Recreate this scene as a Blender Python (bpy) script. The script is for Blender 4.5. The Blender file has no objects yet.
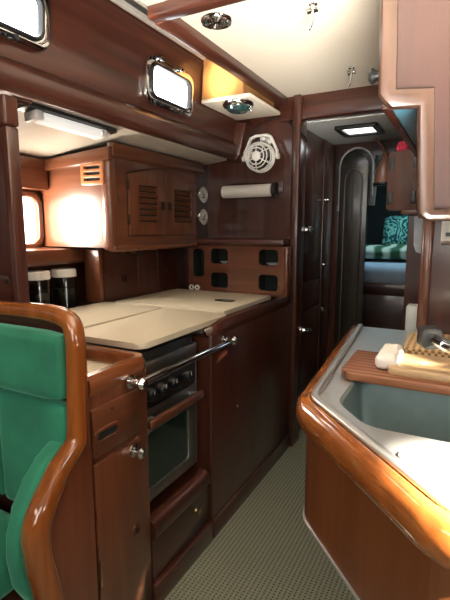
import bpy, bmesh, math, random
from mathutils import Vector, Matrix
random.seed(7)
sc = bpy.context.scene
PI = math.pi

# ------------------------------------------------------------------ camera
cam_d = bpy.data.cameras.new('camera'); cam = bpy.data.objects.new('camera', cam_d)
sc.collection.objects.link(cam)
cam_d.sensor_fit = 'VERTICAL'; cam_d.sensor_height = 24.0; cam_d.lens = 450 / 600 * 24.0
cam_d.clip_start = 0.02
cam.location = (0, 0, 1.27)
cam.rotation_euler = (math.radians(90 - 8.842), 0, math.radians(27.986))
sc.camera = cam

# ------------------------------------------------------------------ world, exposure
w = bpy.data.worlds.new('world'); sc.world = w; w.use_nodes = True
bg = w.node_tree.nodes['Background']; bg.inputs[0].default_value = (0.75, 0.85, 1, 1); bg.inputs[1].default_value = 1.0
sc.view_settings.view_transform = 'Standard'; sc.view_settings.look = 'None'
sc.cycles.caustics_reflective = False; sc.cycles.caustics_refractive = False
sc.view_settings.exposure = 0.0; sc.view_settings.gamma = 1.0; sc.view_settings.use_curve_mapping = False

# ------------------------------------------------------------------ large lights
def area(name, loc, target, sx, sy, power, col=(1, 1, 1), spread=PI):
    d = bpy.data.lights.new(name, 'AREA'); d.shape = 'RECTANGLE'; d.size = sx; d.size_y = sy
    d.energy = power; d.color = col; d.spread = spread
    o = bpy.data.objects.new(name, d); sc.collection.objects.link(o)
    o.location = loc; o.rotation_euler = (Vector(target) - Vector(loc)).to_track_quat('-Z', 'Y').to_euler()
    return o
def spot(name, loc, target, deg, power, col=(1, 1, 1), blend=0.5, rad=0.02):
    d = bpy.data.lights.new(name, 'SPOT'); d.spot_size = math.radians(deg); d.spot_blend = blend
    d.energy = power; d.color = col; d.shadow_soft_size = rad
    o = bpy.data.objects.new(name, d); sc.collection.objects.link(o)
    o.location = loc; o.rotation_euler = (Vector(target) - Vector(loc)).to_track_quat('-Z', 'Y').to_euler()
    return o
WHITE = (1.0, 0.96, 0.9)
area('saloon_hatch_daylight', (0.35, -0.75, 1.93), (-0.2, 0.5, 0.6), 0.9, 0.9, 12, WHITE)
area('companionway_daylight', (0.1, -1.6, 1.5), (-0.7, 1.5, 1.2), 0.8, 0.9, 15, WHITE)
area('saloon_port_daylight', (-1.0, -0.9, 1.55), (-0.6, 1.2, 0.9), 0.9, 0.25, 5, WHITE)
area('ceiling_fill_starboard', (1.5, 0.3, 1.35), (-0.35, 1.2, 2.0), 0.9, 0.3, 9, (1, 0.95, 0.86))  # added fill to starboard, aimed up to brighten the ceiling
area('ceiling_fill_aft', (0.45, -0.6, 0.7), (-0.2, 0.95, 2.0), 0.9, 0.35, 34, (1, 0.94, 0.84), math.radians(48))  # added low fill behind the camera, narrow spread to lift the ceiling
area('porthole_daylight', (-1.83, 1.36, 1.32), (-1.55, 1.62, 1.31), 0.14, 0.24, 9, (1, 0.9, 0.75))
spot('sunbeam_on_roof_block', (-0.75, -0.5, 1.72), (-1.07, 1.98, 1.97), 5.0, 1700, (1, 0.82, 0.52), 0.9)
spot('sunbeam_on_sink', (0.95, 0.05, 1.93), (0.10, 0.625, 0.92), 11.5, 7500, (1, 0.93, 0.8), 0.6)
spot('sunbeam_on_boards', (1.45, 0.1, 1.55), (-0.12, 1.125, 0.97), 2.8, 2200, (1, 0.88, 0.65), 0.6)
area('cabin_skylight', (-0.5, 4.0, 1.8), (-0.5, 4.2, 0.9), 0.6, 0.6, 5, (0.55, 0.85, 1.0))
area('passage_hatch_daylight', (-0.59, 2.78, 1.8), (-0.59, 2.78, 0), 0.25, 0.2, 0.5, (0.9, 0.95, 1.0))
area('side_deck_tube_light', (-1.30, 1.28, 1.60), (-1.36, 1.30, 0.5), 0.05, 0.3, 0.6, (1, 0.97, 0.9))

# ------------------------------------------------------------------ materials
def newmat(name):
    m = bpy.data.materials.new(name); m.use_nodes = True
    nt = m.node_tree; b = nt.nodes['Principled BSDF']
    return m, nt, b
def ramp(nt, stops):
    r = nt.nodes.new('ShaderNodeValToRGB'); els = r.color_ramp.elements
    while len(els) < len(stops): els.new(0.5)
    for e, (p, c) in zip(els, stops): e.position = p; e.color = (*c, 1)
    return r
def wood(name, dark, light, axis, rough=0.3, coat=0.5, scale=1.0):
    m, nt, b = newmat(name)
    tc = nt.nodes.new('ShaderNodeTexCoord'); mp = nt.nodes.new('ShaderNodeMapping')
    s = [22 * scale] * 3; s['xyz'.index(axis)] = 1.3 * scale; mp.inputs['Scale'].default_value = s
    nt.links.new(tc.outputs['Object'], mp.inputs[0])
    n1 = nt.nodes.new('ShaderNodeTexNoise'); n1.inputs['Scale'].default_value = 1.0
    n1.inputs['Detail'].default_value = 6; n1.inputs['Roughness'].default_value = 0.6; n1.inputs['Distortion'].default_value = 0.6
    nt.links.new(mp.outputs[0], n1.inputs['Vector'])
    r = ramp(nt, [(0.28, dark), (0.72, light)]); nt.links.new(n1.outputs[0], r.inputs[0])
    n2 = nt.nodes.new('ShaderNodeTexNoise'); n2.inputs['Scale'].default_value = 2.2; n2.inputs['Detail'].default_value = 2
    nt.links.new(tc.outputs['Object'], n2.inputs['Vector'])
    mx = nt.nodes.new('ShaderNodeMixRGB'); mx.blend_type = 'MULTIPLY'; mx.inputs[0].default_value = 0.45
    r2 = ramp(nt, [(0.3, (0.55, 0.5, 0.5)), (0.7, (1, 1, 1))]); nt.links.new(n2.outputs[0], r2.inputs[0])
    nt.links.new(r.outputs[0], mx.inputs[1]); nt.links.new(r2.outputs[0], mx.inputs[2])
    nt.links.new(mx.outputs[0], b.inputs['Base Color'])
    bp = nt.nodes.new('ShaderNodeBump'); bp.inputs['Strength'].default_value = 0.05; bp.inputs['Distance'].default_value = 0.002
    nt.links.new(n1.outputs[0], bp.inputs['Height']); nt.links.new(bp.outputs[0], b.inputs['Normal'])
    b.inputs['Roughness'].default_value = rough; b.inputs['Coat Weight'].default_value = coat; b.inputs['Coat Roughness'].default_value = 0.12
    return m
def plain(name, col, rough=0.5, metal=0.0, coat=0.0, var=0.08, nscale=30, bump=0.0, **kw):
    m, nt, b = newmat(name)
    tc = nt.nodes.new('ShaderNodeTexCoord'); n = nt.nodes.new('ShaderNodeTexNoise'); n.inputs['Scale'].default_value = nscale
    n.inputs['Detail'].default_value = 3
    nt.links.new(tc.outputs['Object'], n.inputs['Vector'])
    r = ramp(nt, [(0.3, tuple(c * (1 - var) for c in col)), (0.7, tuple(min(1, c * (1 + var)) for c in col))])
    nt.links.new(n.outputs[0], r.inputs[0]); nt.links.new(r.outputs[0], b.inputs['Base Color'])
    b.inputs['Roughness'].default_value = rough; b.inputs['Metallic'].default_value = metal; b.inputs['Coat Weight'].default_value = coat
    for k, v in kw.items(): b.inputs[k.replace('_', ' ')].default_value = v
    if bump:
        bp = nt.nodes.new('ShaderNodeBump'); bp.inputs['Strength'].default_value = bump; bp.inputs['Distance'].default_value = 0.003
        nt.links.new(n.outputs[0], bp.inputs['Height']); nt.links.new(bp.outputs[0], b.inputs['Normal'])
    return m
def glow(name, col, strength):
    m, nt, b = newmat(name)
    b.inputs['Base Color'].default_value = (*col, 1); b.inputs['Emission Color'].default_value = (*col, 1)
    b.inputs['Emission Strength'].default_value = strength; b.inputs['Roughness'].default_value = 0.2
    return m
DK, LT = (0.036, 0.011, 0.007), (0.105, 0.032, 0.019)
MX = wood('mahogany_x', DK, LT, 'x'); MY = wood('mahogany_y', DK, LT, 'y'); MZ = wood('mahogany_z', DK, LT, 'z')
LK, LL = (0.095, 0.032, 0.015), (0.20, 0.068, 0.031)
TX = wood('teak_x', LK, LL, 'x'); TY = wood('teak_y', LK, LL, 'y'); TZ = wood('teak_z', LK, LL, 'z')
VR, VL = (0.20, 0.052, 0.010), (0.37, 0.115, 0.025)
VARN = wood('varnished_rail', VR, VL, 'y', 0.16, 1.0); VARNZ = wood('varnished_rail_z', VR, VL, 'z', 0.16, 1.0)
for m_ in (VARN, VARNZ): m_.node_tree.nodes['Principled BSDF'].inputs['Coat Roughness'].default_value = 0.04
PALEW = wood('pale_wood', (0.42, 0.27, 0.14), (0.58, 0.40, 0.23), 'x', 0.45, 0.1)
VENTW = wood('orange_vent_wood', (0.33, 0.12, 0.04), (0.5, 0.2, 0.08), 'x', 0.35, 0.3)
CREAM = plain('cream_headliner', (0.78, 0.70, 0.58), 0.75, var=0.03, nscale=90, bump=0.05)
DECK = plain('grey_white_deckhead', (0.50, 0.45, 0.38), 0.45, var=0.05, nscale=12)
LAMIN = plain('beige_laminate', (0.70, 0.61, 0.46), 0.4, var=0.04, nscale=200)
STEEL = plain('brushed_steel', (0.64, 0.64, 0.63), 0.34, metal=0.86, var=0.04, nscale=80)
BASIN = plain('satin_basin_steel', (0.20, 0.26, 0.26), 0.45, metal=0.65, var=0.05, nscale=40)
CHROME = plain('chrome', (0.80, 0.82, 0.83), 0.08, metal=1.0, var=0.02)
BRASS = plain('aged_brass', (0.35, 0.25, 0.12), 0.3, metal=1.0)
DARKBR = plain('dark_bronze', (0.06, 0.04, 0.025), 0.4, metal=0.8)
GREEN = plain('green_velvet', (0.018, 0.19, 0.108), 0.85, var=0.22, nscale=9, bump=0.12, Sheen_Weight=0.7, Sheen_Roughness=0.4)
GREEN.node_tree.nodes['Principled BSDF'].inputs['Sheen Tint'].default_value = (0.35, 0.9, 0.65, 1)
BLACK = plain('black_plastic', (0.012, 0.013, 0.014), 0.3)
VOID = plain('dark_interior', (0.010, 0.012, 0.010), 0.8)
RUBBER = plain('dark_rubber', (0.02, 0.02, 0.02), 0.6)
WHITEP = plain('white_plastic', (0.82, 0.80, 0.76), 0.35, var=0.03)
PAPER = plain('paper_towel', (0.82, 0.78, 0.74), 0.9, var=0.03, nscale=150, bump=0.1)
OVENST = plain('oven_steel', (0.45, 0.46, 0.44), 0.33, metal=1.0)
OVENGL = plain('oven_glass', (0.012, 0.028, 0.022), 0.08, coat=0.6)
GLASS, _nt, _b = newmat('jar_glass'); _b.inputs['Transmission Weight'].default_value = 1; _b.inputs['Roughness'].default_value = 0.03; _b.inputs['Base Color'].default_value = (0.85, 0.95, 0.9, 1)
LENS = plain('tinted_lens', (0.03, 0.07, 0.07), 0.1, coat=1.0, nscale=60, var=0.3)
BLUEGREY = plain('blue_laminate', (0.14, 0.38, 0.52), 0.2, coat=0.5)
BEDW = plain('pale_blue_sheet', (0.45, 0.56, 0.68), 0.85, nscale=6, var=0.1, bump=0.3)
REDC = plain('pink_red_cloth', (0.75, 0.05, 0.12), 0.8)
TAN = plain('tan_leather', (0.28, 0.12, 0.07), 0.4, coat=0.3, nscale=8, var=0.15)
GLAREW = plain('white_glare', (0.85, 0.82, 0.76), 0.85, nscale=20, bump=0.3)  # white of the added glare pad on the boards
SKY = glow('daylight_pane', (0.93, 0.97, 1.0), 5.0)
HATCH = glow('hatch_pane', (1.0, 0.97, 0.92), 2.2)
WARMSKY = glow('sunlit_porthole_pane', (1.0, 0.93, 0.8), 4.0)
TUBE = glow('lit_diffuser_tube', (0.85, 0.84, 0.80), 0.55)
LINER = plain('white_hull_lining', (0.80, 0.82, 0.80), 0.6, var=0.03)
# carpet with rows of dark dots
CARPET, nt, b = newmat('dotted_carpet')
tc = nt.nodes.new('ShaderNodeTexCoord'); sx = nt.nodes.new('ShaderNodeSeparateXYZ'); nt.links.new(tc.outputs['Object'], sx.inputs[0])
def fr(out, period):
    a = nt.nodes.new('ShaderNodeMath'); a.operation = 'DIVIDE'; nt.links.new(out, a.inputs[0]); a.inputs[1].default_value = period
    f = nt.nodes.new('ShaderNodeMath'); f.operation = 'FRACT'; nt.links.new(a.outputs[0], f.inputs[0]); return f.outputs[0]
def lt(out, v):
    a = nt.nodes.new('ShaderNodeMath'); a.operation = 'LESS_THAN'; nt.links.new(out, a.inputs[0]); a.inputs[1].default_value = v; return a.outputs[0]
def mul(a_, b_):
    a = nt.nodes.new('ShaderNodeMath'); a.operation = 'MULTIPLY'; nt.links.new(a_, a.inputs[0]); nt.links.new(b_, a.inputs[1]); return a.outputs[0]
dots = mul(lt(fr(sx.outputs[0], 0.0165), 0.32), lt(fr(sx.outputs[1], 0.0135), 0.5))
no = nt.nodes.new('ShaderNodeTexNoise'); no.inputs['Scale'].default_value = 160; nt.links.new(tc.outputs['Object'], no.inputs['Vector'])
cr = ramp(nt, [(0.3, (0.20, 0.205, 0.145)), (0.7, (0.33, 0.335, 0.245))]); nt.links.new(no.outputs[0], cr.inputs[0])
mx = nt.nodes.new('ShaderNodeMixRGB'); nt.links.new(dots, mx.inputs[0]); nt.links.new(cr.outputs[0], mx.inputs[1]); mx.inputs[2].default_value = (0.05, 0.05, 0.035, 1)
nt.links.new(mx.outputs[0], b.inputs['Base Color']); b.inputs['Roughness'].default_value = 0.95
bp = nt.nodes.new('ShaderNodeBump'); bp.inputs['Strength'].default_value = 0.4; bp.inputs['Distance'].default_value = 0.003
nt.links.new(no.outputs[0], bp.inputs['Height']); nt.links.new(bp.outputs[0], b.inputs['Normal'])
# slatted cutting board: stripes of two woods
SLAT, nt, b = newmat('striped_board')
tc = nt.nodes.new('ShaderNodeTexCoord'); sx = nt.nodes.new('ShaderNodeSeparateXYZ'); nt.links.new(tc.outputs['Object'], sx.inputs[0])
stp = lt(fr(sx.outputs[1], 0.024), 0.45)
mx = nt.nodes.new('ShaderNodeMixRGB'); nt.links.new(stp, mx.inputs[0]); mx.inputs[1].default_value = (0.26, 0.10, 0.045, 1); mx.inputs[2].default_value = (0.10, 0.032, 0.018, 1)
nt.links.new(mx.outputs[0], b.inputs['Base Color']); b.inputs['Roughness'].default_value = 0.4
# leafy textile for the bed
LEAFY, nt, b = newmat('leaf_print_cloth')
tc = nt.nodes.new('ShaderNodeTexCoord'); wv = nt.nodes.new('ShaderNodeTexWave'); wv.inputs['Scale'].default_value = 6; wv.inputs['Distortion'].default_value = 22; wv.inputs['Detail'].default_value = 3
wv.inputs['Detail Scale'].default_value = 1.6
nt.links.new(tc.outputs['Object'], wv.inputs['Vector'])
r = ramp(nt, [(0.25, (0.01, 0.07, 0.10)), (0.55, (0.03, 0.22, 0.20)), (0.8, (0.25, 0.62, 0.50))]); nt.links.new(wv.outputs[0], r.inputs[0]); nt.links.new(r.outputs[0], b.inputs['Base Color']); b.inputs['Roughness'].default_value = 0.85
DUVET, nt, b = newmat('green_white_duvet')
tc = nt.nodes.new('ShaderNodeTexCoord'); wv = nt.nodes.new('ShaderNodeTexWave'); wv.inputs['Scale'].default_value = 2.4; wv.inputs['Distortion'].default_value = 7; wv.inputs['Detail'].default_value = 3
nt.links.new(tc.outputs['Object'], wv.inputs['Vector'])
r = ramp(nt, [(0.3, (0.03, 0.10, 0.05)), (0.55, (0.20, 0.33, 0.20)), (0.85, (0.6, 0.68, 0.55))]); nt.links.new(wv.outputs[0], r.inputs[0]); nt.links.new(r.outputs[0], b.inputs['Base Color']); b.inputs['Roughness'].default_value = 0.85
# woven mat
WEAVE, nt, b = newmat('woven_cane')
tc = nt.nodes.new('ShaderNodeTexCoord'); ck = nt.nodes.new('ShaderNodeTexChecker'); ck.inputs['Scale'].default_value = 90
mpp = nt.nodes.new('ShaderNodeMapping'); mpp.inputs['Rotation'].default_value = (0, 0, PI / 4); nt.links.new(tc.outputs['Object'], mpp.inputs[0]); nt.links.new(mpp.outputs[0], ck.inputs['Vector'])
ck.inputs[1].default_value = (0.62, 0.42, 0.22, 1); ck.inputs[2].default_value = (0.22, 0.12, 0.05, 1)
nt.links.new(ck.outputs[0], b.inputs['Base Color']); b.inputs['Roughness'].default_value = 0.6

# ------------------------------------------------------------------ helpers
def link(o): sc.collection.objects.link(o); return o
def rootloc(p):
    v = Vector((0, 0, 0))
    while p is not None: v = v + p.location; p = p.parent
    return v
def obj(name, bm, mat, parent=None, smooth=True, label=None):
    me = bpy.data.meshes.new(name)
    if parent is not None: bmesh.ops.translate(bm, verts=bm.verts, vec=-rootloc(parent))
    bmesh.ops.recalc_face_normals(bm, faces=bm.faces)
    bm.to_mesh(me); bm.free(); me.materials.append(mat)
    if smooth:
        for p in me.polygons: p.use_smooth = True
        me.set_sharp_from_angle(angle=math.radians(38))
    o = link(bpy.data.objects.new(name, me)); o.parent = parent
    if label: o['label'] = label
    return o
def thing(name, label, cat, loc, group=None):
    o = link(bpy.data.objects.new(name, None)); o.location = loc; o.empty_display_size = 0.05
    o['label'] = label; o['category'] = cat
    if group: o['group'] = group
    return o
def tag(o, label, cat, group=None):
    o['label'] = label; o['category'] = cat
    if group: o['group'] = group
    return o
def struct(name, bm, mat, parent=None, smooth=True):
    o = obj(name, bm, mat, parent, smooth)
    if parent is None: o['kind'] = 'structure'
    return o
def sempty(name, loc):
    o = link(bpy.data.objects.new(name, None)); o.location = loc; o['kind'] = 'structure'; o.empty_display_size = 0.05
    return o
def B(): return bmesh.new()
def box(bm, x0, x1, y0, y1, z0, z1, bev=0.0, seg=2, M=None):
    r = bmesh.ops.create_cube(bm, size=1.0)
    vs = r['verts']
    for v in vs: v.co = Vector(((x0 + x1) / 2 + v.co.x * (x1 - x0), (y0 + y1) / 2 + v.co.y * (y1 - y0), (z0 + z1) / 2 + v.co.z * (z1 - z0)))
    if bev:
        es = list({e for v in vs for e in v.link_edges})
        rr = bmesh.ops.bevel(bm, geom=es, offset=bev, segments=seg, profile=0.5, affect='EDGES')
        vs = list({v for f in rr['faces'] for v in f.verts} | {v for v in vs if v.is_valid})
    if M is not None:
        for v in vs: v.co = M @ v.co
    return bm
def bx(*a, **k): return box(B(), *a, **k)
def prism(bm, pts, axis, a0, a1, bev=0.0, seg=2):
    """extrude polygon pts (2D) along axis: 'z' pts=(x,y); 'y' pts=(x,z); 'x' pts=(y,z)"""
    def co(p, a):
        return {'z': (p[0], p[1], a), 'y': (p[0], a, p[1]), 'x': (a, p[0], p[1])}[axis]
    lo = [bm.verts.new(co(p, a0)) for p in pts]; hi = [bm.verts.new(co(p, a1)) for p in pts]
    fs = [bm.faces.new(lo), bm.faces.new(hi)]
    n = len(pts)
    for i in range(n): fs.append(bm.faces.new((lo[i], lo[(i + 1) % n], hi[(i + 1) % n], hi[i])))
    if bev:
        es = list({e for f in fs for e in f.edges})
        bmesh.ops.bevel(bm, geom=es, offset=bev, segments=seg, profile=0.5, affect='EDGES')
    return bm
def frameM(o, u, v):
    u = Vector(u).normalized(); v = Vector(v).normalized(); n = u.cross(v)
    M = Matrix((u, v, n)).transposed().to_4x4(); M.translation = Vector(o); return M
def rrect(w_, h_, r_, cx=0, cy=0, n=6):
    pts = []
    for (sx_, sy_, a0) in ((1, 1, 0), (-1, 1, 90), (-1, -1, 180), (1, -1, 270)):
        for i in range(n + 1):
            a = math.radians(a0 + 90 * i / n)
            pts.append((cx + sx_ * (w_ / 2 - r_) + r_ * math.cos(a), cy + sy_ * (h_ / 2 - r_) + r_ * math.sin(a)))
    return pts
def ring(r_, cx=0, cy=0, n=32): return [(cx + r_ * math.cos(2 * PI * i / n), cy + r_ * math.sin(2 * PI * i / n)) for i in range(n)]
def archrect(x0, x1, y0, y1, rise, n=14, r_=0.0):
    """rectangle whose top is a shallow arc rising by `rise` in the middle"""
    pts = [(x0, y0), (x1, y0)]
    for i in range(n + 1):
        t = i / n; x = x1 + (x0 - x1) * t
        pts.append((x, y1 + rise * math.sin(PI * t)))
    return pts
def flat(bm, outer, holes, depth, M, bev=0.0):
    """plate with holes in local XY, thickness depth along local Z (0..depth)"""
    cu = bpy.data.curves.new('tmp', 'CURVE'); cu.dimensions = '2D'; cu.fill_mode = 'BOTH'
    cu.extrude = max(depth / 2 - bev, 0); cu.bevel_depth = bev; cu.bevel_resolution = 1; cu.offset = -bev
    for loop in [outer] + list(holes):
        s = cu.splines.new('POLY'); s.points.add(len(loop) - 1); s.use_cyclic_u = True
        for p, q in zip(s.points, loop): p.co = (q[0], q[1], 0, 1)
    ob = bpy.data.objects.new('tmp', cu); sc.collection.objects.link(ob)
    dg = bpy.context.evaluated_depsgraph_get(); dg.update()
    me = bpy.data.meshes.new_from_object(ob.evaluated_get(dg))
    me.transform(M @ Matrix.Translation((0, 0, depth / 2)))
    bm.from_mesh(me)
    bpy.data.objects.remove(ob); bpy.data.curves.remove(cu); bpy.data.meshes.remove(me)
    bmesh.ops.remove_doubles(bm, verts=bm.verts, dist=1e-5)
    return bm
def smoothpath(pts, n=6, closed=False):
    P = [Vector(p) for p in pts]; out = []
    N = len(P); rng = range(N if closed else N - 1)
    for i in rng:
        p1, p2 = P[i], P[(i + 1) % N]
        p0 = P[i - 1] if (i > 0 or closed) else p1 + (p1 - p2)
        p3 = P[(i + 2) % N] if (i + 2 < N or closed) else p2 + (p2 - p1)
        for k in range(n):
            t = k / n
            out.append(0.5 * ((2 * p1) + (p2 - p0) * t + (2 * p0 - 5 * p1 + 4 * p2 - p3) * t * t + (3 * p1 - p0 - 3 * p2 + p3) * t ** 3))
    if not closed: out.append(P[-1])
    return out
def sweep(bm, path, prof, up=(0, 0, 1), closed=False, scales=None):
    """prof: 2D points (side, up)"""
    P = [Vector(p) for p in path]; N = len(P); rings = []
    u0 = Vector(up)
    for i in range(N):
        a = P[i - 1] if (i > 0 or closed) else P[i]; c = P[(i + 1) % N] if (i < N - 1 or closed) else P[i]
        d1 = (P[i] - a); d2 = (c - P[i])
        t = ((d1.normalized() if d1.length > 1e-9 else Vector()) + (d2.normalized() if d2.length > 1e-9 else Vector())).normalized()
        s = t.cross(u0)
        if s.length < 1e-4: s = t.cross(Vector((0.31, 0.9, 0.1)))
        s.normalize(); uu = s.cross(t).normalized()
        mit = 1.0
        if d1.length > 1e-9 and d2.length > 1e-9:
            cs = max(0.35, math.sqrt(max(0.0, (1 + d1.normalized().dot(d2.normalized())) / 2))); mit = 1 / cs
        sc_ = scales[i] if scales else 1.0
        bend_side = abs((d2.normalized() - d1.normalized()).dot(s)) > abs((d2.normalized() - d1.normalized()).dot(uu)) if mit > 1.001 else False
        ms, mu = (mit, 1) if bend_side else (1, mit)
        rings.append([bm.verts.new(P[i] + s * (p[0] * sc_ * ms) + uu * (p[1] * sc_ * mu)) for p in prof])
        if mit <= 1.001 or True: u0 = uu if abs(uu.dot(Vector(up))) < 0.3 else u0
    M_ = len(prof)
    for i in range(N if closed else N - 1):
        r0, r1 = rings[i], rings[(i + 1) % N]
        for k in range(M_): bm.faces.new((r0[k], r0[(k + 1) % M_], r1[(k + 1) % M_], r1[k]))
    if not closed: bm.faces.new(rings[0]); bm.faces.new(list(reversed(rings[-1])))
    return bm
def tube(bm, path, r_, closed=False, seg=10, up=(0, 0, 1), scales=None): return sweep(bm, path, ring(r_, n=seg), up, closed, scales)
def lathe(bm, prof, o, axis, seg=28):
    """prof: list of (radius, height) along axis"""
    ax = Vector(axis).normalized(); q = ax.to_track_quat('Z', 'Y').to_matrix(); o = Vector(o)
    rings = []
    for (r_, h) in prof:
        if r_ < 1e-6: rings.append([bm.verts.new(o + ax * h)])
        else: rings.append([bm.verts.new(o + q @ Vector((r_ * math.cos(2 * PI * i / seg), r_ * math.sin(2 * PI * i / seg), h))) for i in range(seg)])
    for a, c in zip(rings, rings[1:]):
        if len(a) == 1 and len(c) == 1: continue
        for i in range(seg):
            j = (i + 1) % seg
            if len(a) == 1: bm.faces.new((a[0], c[j], c[i]))
            elif len(c) == 1: bm.faces.new((a[i], a[j], c[0]))
            else: bm.faces.new((a[i], a[j], c[j], c[i]))
    return bm
def pillow(bm, x0, x1, y0, y1, z0, z1, puff=0.02, n=14, noise=0.0, seed=0, axis='z'):
    """soft pad: box with bulging rounded faces"""
    rnd = random.Random(seed); base = len(bm.verts)
    r = bmesh.ops.create_cube(bm, size=2.0); vs = r['verts']
    es = list({e for v in vs for e in v.link_edges})
    bmesh.ops.subdivide_edges(bm, edges=es, cuts=n, use_grid_fill=True)
    bm.verts.ensure_lookup_table(); vs = [v for v in bm.verts[base:]]
    hx, hy, hz = (x1 - x0) / 2, (y1 - y0) / 2, (z1 - z0) / 2; c = Vector(((x0 + x1) / 2, (y0 + y1) / 2, (z0 + z1) / 2))
    ph = [rnd.uniform(0, 6) for _ in range(6)]
    rad = min(hx, hy, hz) * 0.75
    for v in vs:
        p = Vector((v.co.x * hx, v.co.y * hy, v.co.z * hz))
        q = Vector((max(-hx + rad, min(hx - rad, p.x)), max(-hy + rad, min(hy - rad, p.y)), max(-hz + rad, min(hz - rad, p.z))))
        d = p - q
        if d.length > 1e-9: p = q + d.normalized() * min(rad, max(abs(d.x), abs(d.y), abs(d.z)))
        u_, v_, w_ = v.co
        k = {'z': (u_, v_, w_), 'y': (u_, w_, v_), 'x': (v_, w_, u_)}[axis]
        b_ = puff * max(0, 1 - k[0] ** 4) * max(0, 1 - k[1] ** 4) * k[2]
        b_ += noise * (math.sin(5 * k[0] + ph[0]) * math.sin(4 * k[1] + ph[1]) + 0.6 * math.sin(11 * k[0] + 6 * k[1] + ph[2])) * (1 if k[2] > 0 else 0)
        p['xyz'.index(axis)] += b_
        v.co = c + p
    return bm
FACE_Y = lambda x, y, z: frameM((x, y, z), (1, 0, 0), (0, 0, 1))      # local z -> -Y (towards the viewer)
FACE_X = lambda x, y, z: frameM((x, y, z), (0, 1, 0), (0, 0, 1))      # local z -> +X (towards the aisle)
FACE_D = lambda x, y, z: frameM((x, y, z), (0, 1, 0), (1, 0, 0))      # local z -> -Z (down)

# ------------------------------------------------------------------ shell
struct('floor', bx(-2.0, 1.7, -1.9, 5.2, -0.05, 0.0), CARPET, smooth=False)
struct('wall_port', bx(-2.0, -1.88, -1.9, 5.2, 0.0, 2.3), TY, smooth=False)
struct('wall_starboard', bx(1.6, 1.7, -1.9, 5.2, 0.0, 2.3), MY, smooth=False)
struct('wall_aft', bx(-1.88, 1.6, -1.9, -1.8, 0.0, 2.3), MX, smooth=False)
struct('ceiling', bx(-0.95, 1.6, -1.8, 2.42, 1.975, 2.03), CREAM, smooth=False)
struct('ceiling_roof', bx(-1.88, 1.6, -1.8, 5.2, 2.12, 2.18), MY, smooth=False)
# sloping underside of the side deck
bm = B(); prism(bm, [(-1.88, 1.605), (-1.2, 1.69), (-1.2, 1.74), (-1.88, 1.655)], 'y', -1.8, 2.45)
struct('ceiling_side_deck', bm, DECK, smooth=False)
# inclined cabin side with moulding
bm = B(); prism(bm, [(-1.20, 1.72), (-1.17, 2.12), (-1.21, 2.12), (-1.24, 1.72)], 'y', -1.8, 2.45)
struct('wall_cabin_side', bm, MY, smooth=False)
bm = B(); prism(bm, [(-1.23, 1.668), (-1.195, 1.662), (-1.175, 1.68), (-1.175, 1.735), (-1.19, 1.757), (-1.22, 1.757)], 'y', -1.8, 2.36, 0.008)
struct('trim_1', bm, MY)
# roof edge beam along the galley, its transverse partner and the lower passage ceiling
bm = B(); prism(bm, [(-0.958, 1.945), (-0.95, 1.933), (-0.915, 1.933), (-0.903, 1.945), (-0.903, 1.98), (-0.958, 1.98)], 'y', 1.30, 2.42, 0.006)
struct('trim_2', bm, MY)
struct('trim_3', bx(-0.95, 0.2, 2.42, 2.5, 1.855, 2.0, bev=0.008), MX)
bm = bx(-0.957, -0.60, 1.262, 1.315, 1.938, 1.995, bev=0.012, seg=3)
struct('trim_4', bm, MX)
struct('ceiling_passage', bx(-0.9, 0.2, 2.5, 3.2, 1.85, 1.9), LINER, smooth=False)
struct('trim_5', bx(-0.865, -0.815, 2.385, 2.5, 0.0, 1.975, bev=0.012, seg=3), MZ)            # post at the corner of the fan bulkhead
bm = B(); prism(bm, [(-1.25, 1.655), (-1.19, 1.66), (-1.165, 1.69), (-1.12, 1.865), (-1.20, 1.87), (-1.25, 1.87)], 'y', 2.362, 2.45, 0.012)
struct('trim_6', bm, MZ)                                                                      # knee under the cabin side
struct('wall_forward', bx(-1.88, -0.86, 2.45, 2.5, 0.0, 2.12), MZ, smooth=False)
struct('wall_gauge_panel', bx(-1.45, -1.42, 2.305, 2.45, 1.21, 1.655), MZ, smooth=False)
struct('wall_hull_panel', bx(-1.64, -1.60, 1.70, 2.45, 0.905, 1.18, bev=0.004), MX, smooth=False)
for k_, y_ in enumerate((1.99, 2.17)): struct('trim_%d' % (15 + k_), bx(-1.602, -1.594, y_ - 0.012, y_ + 0.012, 0.915, 1.175, bev=0.003), MZ)
# bulkhead at the near end of the galley (left), with a header and a routed locker outline
bm = B(); box(bm, -1.88, -1.19, 0.90, 0.93, 0.0, 1.62); box(bm, -1.88, -1.175, 0.885, 0.935, 1.565, 1.65, 0.008)
struct('wall_near_bulkhead', bm, MZ, smooth=False)
struct('trim_7', bx(-1.205, -1.175, 0.888, 0.932, 0.0, 1.565, bev=0.008), MZ)
# fascia over the porthole and shelf over the nook
struct('trim_8', bx(-1.88, -1.80, 0.94, 1.57, 1.46, 1.605, bev=0.004), TY)
bm = B(); prism(bm, [(-1.88, 1.12), (-1.72, 1.105), (-1.70, 1.12), (-1.70, 1.18), (-1.88, 1.185)], 'y', 0.945, 1.70, 0.006)
struct('trim_9', bm, TY)
struct('trim_10', bx(-1.70, -1.60, 1.68, 1.72, 0.905, 1.175, bev=0.006), TZ)
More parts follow.
